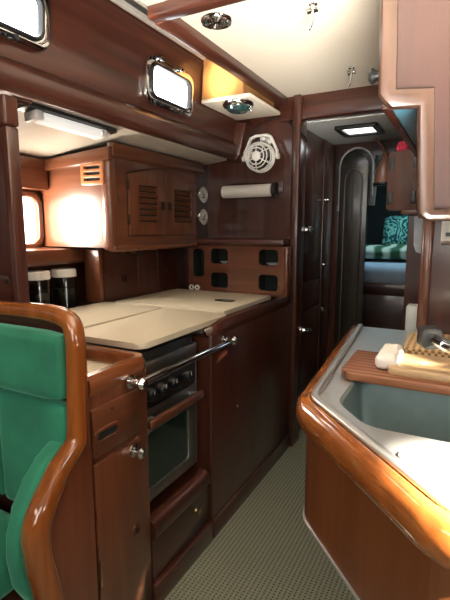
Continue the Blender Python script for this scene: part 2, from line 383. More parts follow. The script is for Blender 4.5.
# forward bulkhead with arched doorway
outer = [(-0.9, 0), (-0.80, 0), (-0.80, 1.62)]
for i in range(13):
    a = PI - PI * i / 12; outer.append((-0.69 + 0.11 * math.cos(a), 1.70 + 0.115 * math.sin(a)))
outer += [(-0.57, 1.76), (-0.335, 1.76), (-0.335, 0), (0.2, 0), (0.2, 2.1), (-0.9, 2.1)]
bm = flat(B(), outer, [], 0.04, FACE_Y(0, 3.24, 0)); struct('wall_doorway', bm, MZ, smooth=False)
bm = B(); tube(bm, [(-0.80, 3.195, 1.40), (-0.80, 3.195, 1.62)] + [(-0.69 + 0.11 * math.cos(PI - PI * i / 12), 3.195, 1.70 + 0.115 * math.sin(PI - PI * i / 12)) for i in range(13)] + [(-0.575, 3.195, 1.5)], 0.007, up=(0, 1, 0))
struct('trim_11', bm, LINER)
bm = B(); sweep(bm, smoothpath([(-0.20, 3.19, 0.02), (-0.255, 3.19, 0.6), (-0.30, 3.19, 0.85), (-0.315, 3.19, 1.1), (-0.32, 3.19, 1.76)], 4), rrect(0.05, 0.03, 0.008), up=(0, 1, 0)); struct('trim_12', bm, TZ)
# forward cabin shell
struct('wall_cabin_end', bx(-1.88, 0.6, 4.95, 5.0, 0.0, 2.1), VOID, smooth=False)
struct('wall_cabin_starboard', bx(0.15, 0.2, 3.24, 4.95, 0.0, 2.1), MY, smooth=False)
struct('ceiling_cabin', bx(-1.88, 0.2, 3.24, 5.0, 1.86, 1.92), LINER, smooth=False)
bm = B(); prism(bm, [(-1.1, 1.45), (-0.62, 1.45), (-0.60, 1.86), (-1.1, 1.86)], 'y', 3.5, 3.54); struct('trim_13', bm, LINER, smooth=False)
# passage starboard bulkheads
struct('wall_passage', bx(-0.245, 0.2, 2.30, 2.34, 0.0, 1.975), MZ, smooth=False)
bm = bx(-0.118, 0.9, 1.65, 1.69, 0.0, 1.975); struct('wall_behind_sink', bm, MZ, smooth=False)
struct('trim_14', bx(-0.13, -0.095, 1.628, 1.70, 0.93, 1.33, bev=0.012, seg=3), TZ)

# ------------------------------------------------------------------ windows
def portlight(name, yc, ws, hs, zc=1.875):
    xc = -1.20 + (zc - 1.72) * 0.03 / 0.40
    M = frameM((xc, yc, zc), (0, 1, 0), (0.03, 0, 0.40))
    r = sempty(name, (xc, yc, zc))
    f_ = struct('window_frame', flat(B(), rrect(ws, hs, 0.05), [rrect(ws - 0.055, hs - 0.055, 0.035)], 0.022, M, 0.004), CHROME, r)
    g = struct('window_gasket', flat(B(), rrect(ws - 0.05, hs - 0.05, 0.036), [rrect(ws - 0.07, hs - 0.07, 0.03)], 0.03, M, 0.003), BLACK, r)
    struct('window_pane', flat(B(), rrect(ws - 0.055, hs - 0.055, 0.035), [], 0.008, M), SKY, r, smooth=False)
    for k, (a, b_) in enumerate(((-0.30, -0.46), (0.12, -0.46), (-0.3, 0.46), (0.12, 0.46))):
        bm = B(); o = M @ Vector((a * ws, b_ * hs, 0.02)); n = M.to_3x3() @ Vector((0, 0, 1))
        lathe(bm, [(0, 0.022), (0.008, 0.022), (0.010, 0.015), (0.010, 0.0)], o, n, 12)
        tube(bm, [M @ Vector((a * ws - 0.03, b_ * hs, 0.034)), M @ Vector((a * ws + 0.02, b_ * hs, 0.034))], 0.006, seg=8)
        struct('window_latch', bm, BLACK if b_ < 0 else CHROME, r)
    return r
portlight('window_1', 0.885, 0.35, 0.185, 1.892)
portlight('window_2', 1.71, 0.35, 0.185)
r = sempty('window_3', (-1.88, 1.36, 1.315)); M = FACE_X(-1.88, 1.37, 1.315)
struct('window_frame', flat(B(), rrect(0.40, 0.27, 0.06), [rrect(0.35, 0.22, 0.05)], 0.03, M, 0.006), TY, r)
struct('window_pane', flat(B(), rrect(0.36, 0.23, 0.05), [], 0.006, M), WARMSKY, r, smooth=False)
r = sempty('window_4', (-0.59, 2.78, 1.85)); M = FACE_D(-0.59, 2.78, 1.85)
struct('window_frame', flat(B(), rrect(0.27, 0.24, 0.02), [rrect(0.20, 0.17, 0.015)], 0.018, M, 0.003), BLACK, r)
struct('window_pane', flat(B(), rrect(0.21, 0.18, 0.015), [], 0.006, M), HATCH, r, smooth=False)

# ------------------------------------------------------------------ passage: closet, door leaf, bed
t = thing('tall_locker', 'tall dark red locker lining the passage beyond the fan bulkhead', 'locker', (-0.85, 2.8, 0))
obj('body', bx(-0.90, -0.858, 2.505, 3.17, 0.0, 1.845), MZ, t)
for (z0, z1, nm) in ((0.965, 1.83, 'door'), (0.79, 0.955, 'drawer'), (0.10, 0.78, 'door')):
    d = obj(nm, bx(-0.857, -0.842, 2.512, 2.935, z0, z1, bev=0.004), MZ, t)
obj('stile', bx(-0.857, -0.838, 2.945, 3.165, 0.0, 1.84, bev=0.005), MZ, t)
def latch(parent, y, z, x=-0.842):
    bm = B(); lathe(bm, [(0, 0), (0.03, 0), (0.03, 0.008), (0.016, 0.014), (0.012, 0.03), (0.02, 0.036), (0.02, 0.052), (0, 0.056)], (x, y, z), (1, 0, 0), 20)
    tube(bm, smoothpath([(x + 0.043, y, z), (x + 0.048, y + 0.03, z), (x + 0.04, y + 0.062, z - 0.004)], 4), 0.010, seg=8)
    return obj('latch_handle', bm, CHROME, parent)
latch(t, 2.55, 1.27); latch(t, 2.56, 0.674)
for (y, z) in ((2.985, 1.037), (2.975, 0.738), (2.97, 1.46)):
    obj('knob', lathe(B(), [(0, 0), (0.012, 0), (0.008, 0.01), (0.014, 0.018), (0.010, 0.026), (0, 0.028)], (-0.838, y, z), (1, 0, 0), 16), CHROME, t)

t = thing('cabin_door', 'dark arched cabin door leaf standing across the end of the passage', 'door', (-0.69, 3.15, 0))
leafpts = [(-0.785, 0.02), (-0.60, 0.02)] + [(-0.6925 + 0.0925 * math.cos(PI * i / 14), 1.675 + 0.105 * math.sin(PI * i / 14)) for i in range(15)]
DLEAF = wood('shaded_leaf_wood', (0.016, 0.013, 0.010), (0.036, 0.028, 0.020), 'z', 0.3, 0.4)  # shade of the passage put into this darker leaf colour
obj('leaf', flat(B(), leafpts, [], 0.03, FACE_Y(0, 3.17, 0), 0.003), DLEAF, t)
inn = [(-0.755, 0.12), (-0.63, 0.12)] + [(-0.6925 + 0.0625 * math.cos(PI * i / 14), 1.60 + 0.075 * math.sin(PI * i / 14)) for i in range(15)]
inn2 = [(-0.745, 0.13), (-0.64, 0.13)] + [(-0.6925 + 0.0525 * math.cos(PI * i / 14), 1.595 + 0.065 * math.sin(PI * i / 14)) for i in range(15)]
obj('panel_moulding', flat(B(), inn, [inn2], 0.012, FACE_Y(0, 3.141, 0), 0.003), DLEAF, t)
t = thing('berth', 'raised berth with a dark front seen through the far doorway', 'bed', (-0.6, 4.3, 0))
obj('base', bx(-1.5, 0.1, 3.85, 4.9, 0.0, 0.80, bev=0.01), MX, t)
obj('berth_rail', bx(-1.5, 0.1, 3.83, 3.86, 0.74, 0.84, bev=0.01), MX, t)
obj('mattress', pillow(B(), -1.45, 0.08, 3.865, 4.88, 0.80, 0.99, 0.01, noise=0.004, seed=3), BEDW, t)
tag(obj('duvet', pillow(B(), -1.3, 0.0, 4.0, 4.55, 1.035, 1.11, 0.02, n=22, noise=0.012, seed=5), DUVET), 'rumpled green and white cover lying on the far berth', 'duvet')
bm = pillow(B(), -0.50, 0.50, -0.07, 0.07, -0.16, 0.16, 0.05, axis='y')
bmesh.ops.transform(bm, matrix=Matrix.Translation((-0.22, 4.66, 1.245)) @ Matrix.Rotation(math.radians(-18), 4, 'X'), verts=bm.verts)
tag(obj('cushion', bm, LEAFY), 'teal cushion with pale leaf print leaning at back of berth', 'cushion')

bm = B(); lathe(bm, [(0.02, 0.0), (0.024, -0.03), (0.035, -0.05), (0.05, -0.10), (0.062, -0.17), (0.066, -0.20), (0, -0.20)], (-0.495, 3.12, 1.755), (0, 0, 1), 20)
t = thing('hanging_bag', 'tan flared leather-brown bag hanging in top of the far doorway', 'bag', (-0.51, 3.12, 1.56))
obj('body', bm, TAN, t)
obj('strap', tube(B(), smoothpath([(-0.495, 3.12, 1.75), (-0.52, 3.11, 1.80), (-0.56, 3.11, 1.85)], 4), 0.009), TAN, t)
obj('hem', lathe(B(), [(0.067, 0.0), (0.070, 0.006), (0.070, 0.014), (0.067, 0.018)], (-0.495, 3.12, 1.553), (0, 0, 1), 20), BLACK, t)

# hinged locker door/box in the passage
t = thing('hinged_locker', 'reddish locker front with four dark hinges above the passage', 'locker', (-0.25, 2.2, 1.35))
M = FACE_Y(0, 2.22, 0)
fr_ = [(-0.335, 1.37), (-0.325, 1.358), (-0.16, 1.358), (-0.16, 1.66), (-0.205, 1.66), (-0.225, 1.635), (-0.25, 1.622), (-0.325, 1.612), (-0.335, 1.60)]
obj('front_panel', flat(B(), fr_, [], 0.02, M, 0.002), wood('hinged_front', (0.085, 0.034, 0.024), (0.17, 0.068, 0.046), 'z', 0.5, 0.1), t)
obj('carcass', bx(-0.325, -0.15, 2.222, 2.298, 1.36, 1.60), MZ, t)
for (x, z) in ((-0.322, 1.565), (-0.222, 1.568), (-0.322, 1.412), (-0.222, 1.412)):
    obj('hinge', bx(x - 0.010, x + 0.011, 2.1975, 2.2005, z - 0.027, z + 0.027, bev=0.001), BLACK, t)
obj('bottom_lip', bx(-0.268, -0.15, 2.185, 2.298, 1.34, 1.357, bev=0.003), TX, t)
tag(obj('cloth', pillow(B(), -0.31, -0.255, 2.235, 2.29, 1.617, 1.655, 0.01, noise=0.004), REDC), 'pink-red cloth bundle lying on top of hinged locker', 'cloth')
tag(obj('hanging_towel', flat(B(), [(-0.178, 1.335), (-0.222, 1.335), (-0.216, 1.20), (-0.204, 1.168), (-0.178, 1.16)], [], 0.012, FACE_Y(0, 2.298, 0), 0.003), plain('pale_blue_white', (0.70, 0.78, 0.86), 0.7)), 'bluish white cloth hanging under hinged locker beside sink bulkhead', 'towel')
tag(obj('splash_panel', bx(-0.172, -0.122, 1.70, 1.76, 0.86, 1.005, bev=0.008), plain('pale_grey_panel', (0.55, 0.58, 0.55), 0.3)), 'small pale grey panel standing behind far corner of sink', 'panel')

# ------------------------------------------------------------------ fan bulkhead things
t = thing('cubby_shelf', 'dark wooden cubby rack with five rounded openings under the ledge', 'shelf', (-1.15, 2.4, 0.9))
M = FACE_Y(0, 2.345, 0)
holes = [rrect(0.085, 0.165, 0.022, -1.42, 1.075)] + [rrect(0.118, 0.09, 0.022, x, z) for x in (-1.277, -0.965) for z in (1.117, 0.976)]
obj('front_panel', flat(B(), [(-1.49, 0.902), (-0.86, 0.902), (-0.86, 1.18), (-1.49, 1.18)], holes, 0.016, M), TX, t, smooth=False)
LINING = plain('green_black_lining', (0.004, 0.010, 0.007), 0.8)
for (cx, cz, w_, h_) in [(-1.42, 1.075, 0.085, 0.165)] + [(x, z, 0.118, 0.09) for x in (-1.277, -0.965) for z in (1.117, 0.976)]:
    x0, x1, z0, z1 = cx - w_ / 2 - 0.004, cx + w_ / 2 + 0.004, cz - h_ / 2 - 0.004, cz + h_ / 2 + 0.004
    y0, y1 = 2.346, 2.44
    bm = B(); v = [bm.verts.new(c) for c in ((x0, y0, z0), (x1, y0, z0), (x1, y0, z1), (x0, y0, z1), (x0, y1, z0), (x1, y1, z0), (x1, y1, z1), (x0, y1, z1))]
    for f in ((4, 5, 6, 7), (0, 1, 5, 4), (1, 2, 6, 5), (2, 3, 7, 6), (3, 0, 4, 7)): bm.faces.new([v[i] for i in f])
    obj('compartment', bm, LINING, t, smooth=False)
obj('ledge', bx(-1.595, -0.866, 2.307, 2.449, 1.182, 1.222, bev=0.012, seg=3), MX, t)
obj('end_post', bx(-0.872, -0.845, 2.318, 2.372, 0.902, 1.182, bev=0.012, seg=3), TZ, t)
for x in (-1.468, -1.428):
    o = tag(obj('socket', lathe(B(), [(0.0, 0.004), (0.011, 0.004), (0.015, 0.008), (0.017, 0.0)], (x, 2.328, 0.924), (0, -1, 0), 20), WHITEP), 'round white socket low on the cubby rack, ' + ('the one nearer the corner' if x < -1.45 else 'the one nearer the middle openings'), 'socket', 'sockets on the cubby rack')
    obj('socket_hole', lathe(B(), [(0.0, 0.0055), (0.007, 0.0055), (0.007, 0.004)], (x, 2.328, 0.924), (0, -1, 0), 12), BLACK, o)
for (x, z, lab) in ((-1.26, 1.074, 'pale dish edge inside upper middle cubby'), (-0.96, 1.074, 'pale flat dish inside upper cubby by the end post')):
    tag(obj('dish', lathe(B(), [(0, 0.0), (0.025, 0.0), (0.04, 0.012), (0.037, 0.012), (0.023, 0.004), (0, 0.004)], (x, 2.392, z - 0.0015), (0, 0, 1), 20), WHITEP), lab, 'dish')

# fan
fc = Vector((-1.034, 2.33, 1.665))
t = thing('cabin_fan', 'white caged fan in a yoke bracket on the dark bulkhead', 'fan', (fc.x, 2.449, fc.z))
obj('mount', lathe(B(), [(0, 0), (0.035, 0), (0.035, -0.012), (0.02, -0.02), (0.015, -0.06), (0, -0.06)], (fc.x, 2.449, fc.z + 0.105), (0, 1, 0), 20), WHITEP, t)
yk = [(-0.096, -0.005), (-0.096, 0.03), (-0.06, 0.104), (-0.03, 0.116), (0.03, 0.116), (0.06, 0.104), (0.096, 0.03), (0.096, -0.005)]
obj('yoke', sweep(B(), [(fc.x + a, fc.y + 0.035, fc.z + b_) for a, b_ in yk], rrect(0.013, 0.02, 0.004), up=(0, 1, 0)), WHITEP, t)
for s in (-1, 1): obj('pivot_knob', lathe(B(), [(0, 0), (0.015, 0), (0.015, 0.014), (0, 0.016)], (fc.x + s * 0.095, fc.y + 0.035, fc.z), (s, 0, 0), 14), WHITEP, t)
obj('motor', lathe(B(), [(0, 0.10), (0.028, 0.10), (0.034, 0.05), (0.034, 0.04), (0.0, 0.04)], (fc.x, fc.y, fc.z), (0, 1, 0), 20), bpy.data.materials['dark_rubber'], t)
bm = B()
for rr, yy in ((0.074, 0.03), (0.075, -0.0), (0.060, -0.020), (0.044, -0.027), (0.075, 0.05)):
    tube(bm, [(fc.x + rr * math.cos(2 * PI * i / 32), fc.y + yy, fc.z + rr * math.sin(2 * PI * i / 32)) for i in range(32)], 0.0032 if yy < 0.02 else 0.006, closed=True, seg=8, up=(0, 1, 0))
for k in range(6):
    a = PI / 6 + k * PI / 3; c_, s_ = math.cos(a), math.sin(a)
    tube(bm, smoothpath([(fc.x + q * c_, fc.y + y_, fc.z + q * s_) for q, y_ in ((0.02, -0.03), (0.045, -0.027), (0.063, -0.018), (0.075, 0.0), (0.075, 0.05), (0.03, 0.06))], 3), 0.003, seg=6)
obj('cage', bm, WHITEP, t)
obj('hub_badge', lathe(B(), [(0, -0.036), (0.02, -0.035), (0.026, -0.03), (0.026, -0.024), (0, -0.024)], (fc.x, fc.y, fc.z), (0, 1, 0), 20), WHITEP, t)
for k in range(4):
    a = k * PI / 2 + 0.4
    M = Matrix.Translation(fc + Vector((0, 0.015, 0))) @ Matrix.Rotation(-a, 4, 'Y') @ Matrix.Rotation(math.radians(28), 4, 'X')
    bm = B(); bl = [(0.012, -0.01), (0.04, -0.028), (0.060, -0.024), (0.066, 0.0), (0.058, 0.022), (0.04, 0.02), (0.012, 0.01)]
    lo = [bm.verts.new(M @ Vector((p[0], -0.001, p[1]))) for p in bl]; hi = [bm.verts.new(M @ Vector((p[0], 0.001, p[1]))) for p in bl]
    bm.faces.new(lo); bm.faces.new(hi)
    for i in range(7): bm.faces.new((lo[i], lo[(i + 1) % 7], hi[(i + 1) % 7], hi[i]))
    obj('fan_blade', bm, plain('fan_blade_grey', (0.07, 0.07, 0.07), 0.5) if k == 0 else bpy.data.materials['fan_blade_grey'], t)
tag(obj('cable', tube(B(), smoothpath([(-1.14, 2.444, 1.80), (-1.06, 2.443, 1.86), (-0.98, 2.443, 1.885), (-0.90, 2.443, 1.875), (-0.875, 2.38, 1.83), (-0.84, 2.378, 1.80), (-0.808, 2.42, 1.77), (-0.808, 2.48, 1.75)], 5), 0.004, seg=6), BLACK), 'thin black cable looping over the bulkhead above the fan', 'cable')
# paper towel
t = thing('paper_towel_holder', 'white paper towel roll on a dark wall holder under the fan', 'paper towel', (-1.12, 2.449, 1.49))
obj('roll', lathe(B(), [(0.008, 0), (0.034, 0), (0.036, 0.002), (0.036, 0.306), (0.034, 0.308), (0.008, 0.308)], (-1.285, 2.40, 1.49), (1, 0, 0), 28), PAPER, t)
obj('backplate', bx(-1.27, -0.93, 2.438, 2.449, 1.47, 1.54, bev=0.003), MX, t)
obj('bracket', flat(B(), rrect(0.08, 0.08, 0.03), [], 0.018, frameM((-0.972, 2.408, 1.492), (0, 1, 0), (0, 0, 1))), BLACK, t)
obj('bracket', flat(B(), rrect(0.05, 0.05, 0.02), [], 0.01, frameM((-1.3, 2.42, 1.492), (0, 1, 0), (0, 0, 1))), BLACK, t)
# gauges
for z, lab, ang in ((1.478, 'round white-faced gauge on the dark panel, upper of two', 2.2), (1.348, 'round white-faced gauge on the dark panel, lower of two', 0.7)):
    t = thing('gauge', lab, 'gauge', (-1.42, 2.385, z), 'gauges beside the louvred cabinet')
    obj('bezel', lathe(B(), [(0.050, 0), (0.050, 0.005), (0.048, 0.0075), (0.046, 0.0075), (0.045, 0.005)], (-1.42, 2.385, z), (1, 0, 0), 28), CHROME, t)
    obj('dial', lathe(B(), [(0, 0.006), (0.046, 0.006), (0.046, 0.0)], (-1.42, 2.385, z), (1, 0, 0), 28), plain('dial_white', (0.86, 0.85, 0.80), 0.5, var=0.01) if 'dial_white' not in bpy.data.materials else bpy.data.materials['dial_white'], t)
    bm = B()
    for k in range(12):
        a = k * PI / 6; M = FACE_X(-1.4138, 2.385, z) @ Matrix.Rotation(a, 4, 'Z')
        box(bm, 0.033, 0.041, -0.0012, 0.0012, 0.0, 0.001, M=M)
    box(bm, -0.013, 0.013, -0.004, 0.004, 0.0, 0.001, M=FACE_X(-1.4138, 2.385, z - 0.014))
    obj('dial_markings', bm, BLACK, t, smooth=False)
    bm = B(); box(bm, -0.008, 0.026, -0.0016, 0.0016, 0.001, 0.003, M=FACE_X(-1.4138, 2.385, z) @ Matrix.Rotation(ang, 4, 'Z'))
    lathe(bm, [(0, 0.005), (0.004, 0.004), (0.004, 0)], (-1.4125, 2.385, z), (1, 0, 0), 10); obj('pointer', bm, BLACK, t)

# ------------------------------------------------------------------ upper louvred cabinet
t = thing('upper_cabinet', 'mahogany wall cabinet with twin louvred doors under the side deck', 'cabinet', (-1.62, 1.93, 1.19))
bm = B(); prism(bm, [(-1.87, 1.19), (-1.43, 1.19), (-1.43, 1.60), (-1.87, 1.59)], 'y', 1.58, 2.30); obj('carcass', bm, TX, t, smooth=False)
obj('corner_post', bx(-1.465, -1.412, 1.565, 1.625, 1.175, 1.605, bev=0.018, seg=4), TZ, t)
obj('face_frame', bx(-1.43, -1.42, 1.60, 2.303, 1.19, 1.60), TY, t, smooth=False)
obj('bottom_rail', bx(-1.45, -1.405, 1.58, 2.30, 1.17, 1.20, bev=0.01, seg=3), TY, t)
bm = B(); prism(bm, [(-1.43, 1.592), (-1.408, 1.592), (-1.395, 1.605), (-1.395, 1.652), (-1.43, 1.652)], 'y', 1.58, 2.36, 0.004); obj('cornice', bm, TY, t)
bm = B(); prism(bm, [(-1.87, 1.545), (-1.40, 1.575), (-1.40, 1.632), (-1.87, 1.595)], 'y', 1.555, 1.583, 0.004); obj('cornice', bm, TX, t)
M = FACE_X(-1.42, 0, 0)
for k, (y0, y1) in enumerate(((1.695, 1.9868), (1.9878, 2.285))):
    def topz(y): return 1.53 + 0.046 * math.sin(PI * min(1, max(0, (y - 1.695) / 0.59)))
    pts = [(y0, 1.245), (y1, 1.245)] + [(y1 + (y0 - y1) * i / 10, topz(y1 + (y0 - y1) * i / 10)) for i in range(11)]
    ly = (1.765, 1.915) if k == 0 else (2.062, 2.238)
    hole = [(ly[0], 1.31), (ly[1], 1.31), (ly[1], 1.485), (ly[0], 1.485)]
    d = obj('door', flat(B(), pts, [hole], 0.014, M, 0.002), TZ, t)
    bm = B()
    for i in range(6):
        z = 1.318 + i * 0.0285
        box(bm, ly[0] - 0.002, ly[1] + 0.002, -0.002, 0.002, -0.013, 0.013, M=frameM((-1.414, 0, z + 0.008), (0, 1, 0), (0.55, 0, 0.85)) @ Matrix.Rotation(PI / 2, 4, 'X'))
    obj('louvre_slats', bm, TY, d, smooth=False)
    obj('louvre_backing', bx(-1.4195, -1.4175, ly[0] - 0.004, ly[1] + 0.004, 1.306, 1.489), VOID, d, smooth=False)
    yy = 1.957 if k == 0 else 2.015
    obj('catch', flat(B(), rrect(0.026, 0.045, 0.008, yy, 1.393), [rrect(0.014, 0.028, 0.005, yy, 1.393)], 0.006, FACE_X(-1.406, 0, 0)), DARKBR, d)
    obj('finger_hole', flat(B(), rrect(0.014, 0.028, 0.005, yy, 1.393), [], 0.002, FACE_X(-1.406, 0, 0)), BLACK, d)
    hy = 1.692 if k == 0 else 2.29
    for z in (1.32, 1.48): obj('hinge', bx(-1.418, -1.404, hy - 0.003, hy + 0.003, z - 0.025, z + 0.025, bev=0.001), DARKBR, d)
def arch_outline(g):
    q = [(1.695 - g, 1.245 - g), (2.285 + g, 1.245 - g)]
    return q + [(2.285 + g - (0.59 + 2 * g) * i / 20, 1.53 + g + 0.046 * math.sin(PI * i / 20)) for i in range(21)]
obj('door_reveal', flat(B(), arch_outline(0.005), [arch_outline(0.0)], 0.0015, FACE_X(-1.42, 0, 0)), DARKBR, t, smooth=False)
obj('keyhole', lathe(B(), [(0, 0.003), (0.006, 0.003), (0.006, 0)], (-1.42, 1.96, 1.228), (1, 0, 0), 12), BLACK, t)
# wooden vent on its end
t = thing('wall_vent', 'small orange wooden vent with three dark slots on cabinet end', 'vent', (-1.50, 1.57, 1.522))
M = FACE_Y(-1.508, 1.5795, 1.522)
obj('frame', flat(B(), rrect(0.135, 0.10, 0.006), [rrect(0.095, 0.014, 0.004, 0, z) for z in (-0.026, 0.0, 0.026)], 0.02, M, 0.002), VENTW, t)
obj('backing', flat(B(), rrect(0.125, 0.09, 0.004), [], 0.004, M), VOID, t)
for (a, b_) in ((0.0, 0.043), (0.0, -0.043)):
    obj('screw', lathe(B(), [(0, 0.002), (0.004, 0.001), (0.004, -0.004)], M @ Vector((a, b_, 0.02)), (0, -1, 0), 10), BRASS, t)
# small fittings below the cabinet on the back panel
tag(obj('hook_fitting', tube(B(), smoothpath([(-1.60, 1.86, 1.16), (-1.585, 1.89, 1.165), (-1.58, 1.93, 1.15), (-1.60, 1.96, 1.155)], 4), 0.008), BRASS), 'small dull metal fitting under the louvred cabinet', 'fitting')
for (y, z, lab) in ((1.86, 1.015, 'dark finger pull on panel behind worktop, nearer the jars'), (2.25, 1.03, 'dark finger pull on panel behind worktop, nearer the cubby rack')):
    tag(obj('finger_pull', flat(B(), rrect(0.03, 0.045, 0.012), [rrect(0.018, 0.03, 0.008)], 0.006, FACE_X(-1.60, y, z)), DARKBR), lab, 'pull')

# fluorescent light on the deckhead
t = thing('tube_light', 'white tube light on dark base under the side deck', 'light', (-1.315, 1.275, 1.66))
Mt = frameM((-1.315, 1.275, 1.674), (-0.05, 1, 0), (1, 0.05, 0.125))
obj('base', flat(B(), rrect(0.46, 0.075, 0.03), [], 0.012, Mt, 0.003), BLACK, t)
bm = B(); pr = [(-0.027, 0.0), (-0.03, 0.014), (-0.02, 0.03), (0.02, 0.03), (0.03, 0.014), (0.027, 0.0)]
sweep(bm, [Mt @ Vector((x, -0.008, 0.012)) for x in (-0.17, 0.15)], [(p[0], -p[1]) for p in pr]); obj('diffuser', bm, TUBE, t)
for x in (-0.18, 0.145): obj('end_cap', box(B(), x - 0.01, x + 0.02, -0.038, 0.024, 0.012, 0.042, 0.004, M=Mt), WHITEP, t)
obj('switch', box(B(), 0.175, 0.195, -0.01, 0.01, 0.012, 0.024, 0.002, M=Mt), WHITEP, t)
for y, lab in ((1.02, 'small round fitting under the side deck beside near bulkhead'),):
    tag(obj('deck_fitting', lathe(B(), [(0.0, 0.0), (0.03, 0.0), (0.03, 0.012), (0.022, 0.016), (0.02, 0.008), (0, 0.008)], (-1.265, y, 1.680), (0, 0, -1), 20), TX), lab, 'fitting')

# ------------------------------------------------------------------ roof fittings
t = thing('roof_block', 'wooden box under the roof edge, its end sunlit orange', 'box', (-1.07, 2.15, 1.874))
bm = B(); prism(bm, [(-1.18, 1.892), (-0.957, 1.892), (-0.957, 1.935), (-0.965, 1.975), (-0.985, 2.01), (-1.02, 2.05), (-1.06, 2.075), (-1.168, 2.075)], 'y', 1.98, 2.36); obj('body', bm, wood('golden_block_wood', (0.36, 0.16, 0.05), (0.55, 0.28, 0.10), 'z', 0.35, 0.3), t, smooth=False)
obj('bottom_panel', bx(-1.18, -0.92, 1.975, 2.36, 1.874, 1.891, bev=0.003), CREAM, t)
def dome(name, label, c, R, big):
    t = thing(name, label, 'light' if big else 'vent', c)
    c = Vector(c)
    if big:
        obj('rim', lathe(B(), [(R * 0.80, 0), (R, 0), (R, 0.012), (R * 0.92, 0.02), (R * 0.82, 0.022), (R * 0.78, 0.012)], c, (0, 0, -1), 32), CHROME, t)
        obj('lens', lathe(B(), [(0.8 * R, 0.008), (0.8 * R, 0.018), (0.72 * R, 0.032), (0.5 * R, 0.043), (0.25 * R, 0.047), (0, 0.048)], c, (0, 0, -1), 32), LENS, t)
        for k in range(3):
            a = k * 2 * PI / 3 + 0.5
            obj('clip', bx(c.x + R * 0.8 * math.cos(a) - 0.006, c.x + R * 0.8 * math.cos(a) + 0.006, c.y + R * 0.8 * math.sin(a) - 0.006, c.y + R * 0.8 * math.sin(a) + 0.006, c.z - 0.04, c.z - 0.015, bev=0.002), CHROME, t)
    else:
        obj('rim', lathe(B(), [(R * 0.78, 0), (R, 0), (R, 0.005), (R * 0.9, 0.013), (R * 0.8, 0.012), (R * 0.78, 0.004)], c, (0, 0, -1), 32), CHROME, t)
        bm = B()
        for k in range(4):
            r0 = R * (0.15 + 0.17 * k)
            tube(bm, [(c.x + r0 * math.cos(2 * PI * i / 24), c.y + r0 * math.sin(2 * PI * i / 24), c.z - 0.009) for i in range(24)], 0.0035, closed=True, seg=6)
        for k in range(6):
            a = k * PI / 3; tube(bm, [(c.x, c.y, c.z - 0.009), (c.x + R * 0.8 * math.cos(a), c.y + R * 0.8 * math.sin(a), c.z - 0.009)], 0.003, seg=6)
        obj('grille', bm, CHROME, t)
        obj('backing', lathe(B(), [(0, 0.003), (R * 0.8, 0.003), (R * 0.8, 0)], c, (0, 0, -1), 24), LENS, t)
    return t
dome('dome_light', 'round chrome-rimmed dome light under the sunlit roof box', (-1.015, 2.045, 1.873), 0.076, True)
dome('ceiling_vent', 'round dark metal vent flush in the cream ceiling', (-0.80, 1.445, 1.975), 0.056, False)
t = thing('grab_rail', 'slotted wooden rail with pale edges along top of the cabin side', 'rail', (-1.1, 1.3, 2.08))
TRK = plain('pale_track', (0.45, 0.42, 0.38), 0.35)
obj('track', bx(-1.165, -1.148, -0.3, 1.97, 2.065, 2.10, bev=0.003), TRK, t)
obj('track', bx(-1.085, -1.072, 1.34, 1.97, 2.06, 2.11, bev=0.003), TRK, t)
obj('track', bx(-1.045, -0.99, 1.34, 1.97, 2.045, 2.11, bev=0.006), MY, t)
obj('slot', bx(-1.147, -1.086, -0.3, 1.97, 2.085, 2.11), BLACK, t)
def hook(label, c):
    t = thing('ceiling_hook', label, 'hook', c, 'chrome hooks hanging from the ceiling'); c = Vector(c)
    obj('plate', lathe(B(), [(0, 0), (0.014, 0), (0.014, 0.005), (0.006, 0.008), (0.006, 0.02), (0.0, 0.02)], c, (0, 0, -1), 16), CHROME, t)
    obj('toggle', tube(B(), [c + Vector((-0.018, 0, -0.024)), c + Vector((0.016, 0.004, -0.022))], 0.006, seg=8), CHROME, t)
    obj('pin', tube(B(), smoothpath([c + Vector((0, 0, -0.02)), c + Vector((-0.002, 0, -0.05)), c + Vector((-0.006, -0.003, -0.07)), c + Vector((-0.012, -0.004, -0.078))], 4), 0.0045, seg=8), CHROME, t)
hook('chrome hook hanging from the ceiling, nearer the round vent', (-0.478, 1.49, 1.975))
hook('chrome hook hanging from the ceiling, nearer the dark beam', (-0.497, 2.12, 1.975))

# ------------------------------------------------------------------ starboard upper locker
t = thing('overhead_locker', 'big red-brown overhead locker with stepped light trim above sink', 'locker', (0.1, 1.3, 1.3))
dv = Vector((0.95, 0.312, 0)).normalized(); O = Vector((-0.205, 1.2, 0)); nn = Vector((-0.312, 0.95, 0)).normalized()
def dp(s, off=0.0): p = O + dv * s + nn * off; return (p.x, p.y)
bm = B(); prism(bm, [dp(0.0, 0.02), dp(0.75, 0.02), (0.60, 1.645), (-0.125, 1.645), (-0.125, 2.1), (-0.195, 2.1)], 'z', 1.585, 1.97); obj('upper_case', bm, MZ, t, smooth=False)
bm = B(); prism(bm, [dp(0.105, 0.02), dp(0.75, 0.02), (0.60, 1.645), (-0.08, 1.645)], 'z', 1.30, 1.574); obj('lower_case', bm, MZ, t, smooth=False)
bm = B(); prism(bm, [dp(0.022, 0.03), dp(0.095, 0.03), (-0.09, 1.645), (-0.125, 1.645), (-0.125, 2.1), (-0.195, 2.1)], 'z', 1.575, 1.584); obj('underside', bm, BLUEGREY, t, smooth=False)
Mf = Matrix((dv, (0, 0, 1), dv.cross(Vector((0, 0, 1))))).transposed().to_4x4(); Mf.translation = O + nn * 0.02
pp = [(0.0, 1.58), (0.1, 1.58), (0.112, 1.305), (0.72, 1.305), (0.72, 1.965), (-0.008, 1.965)]
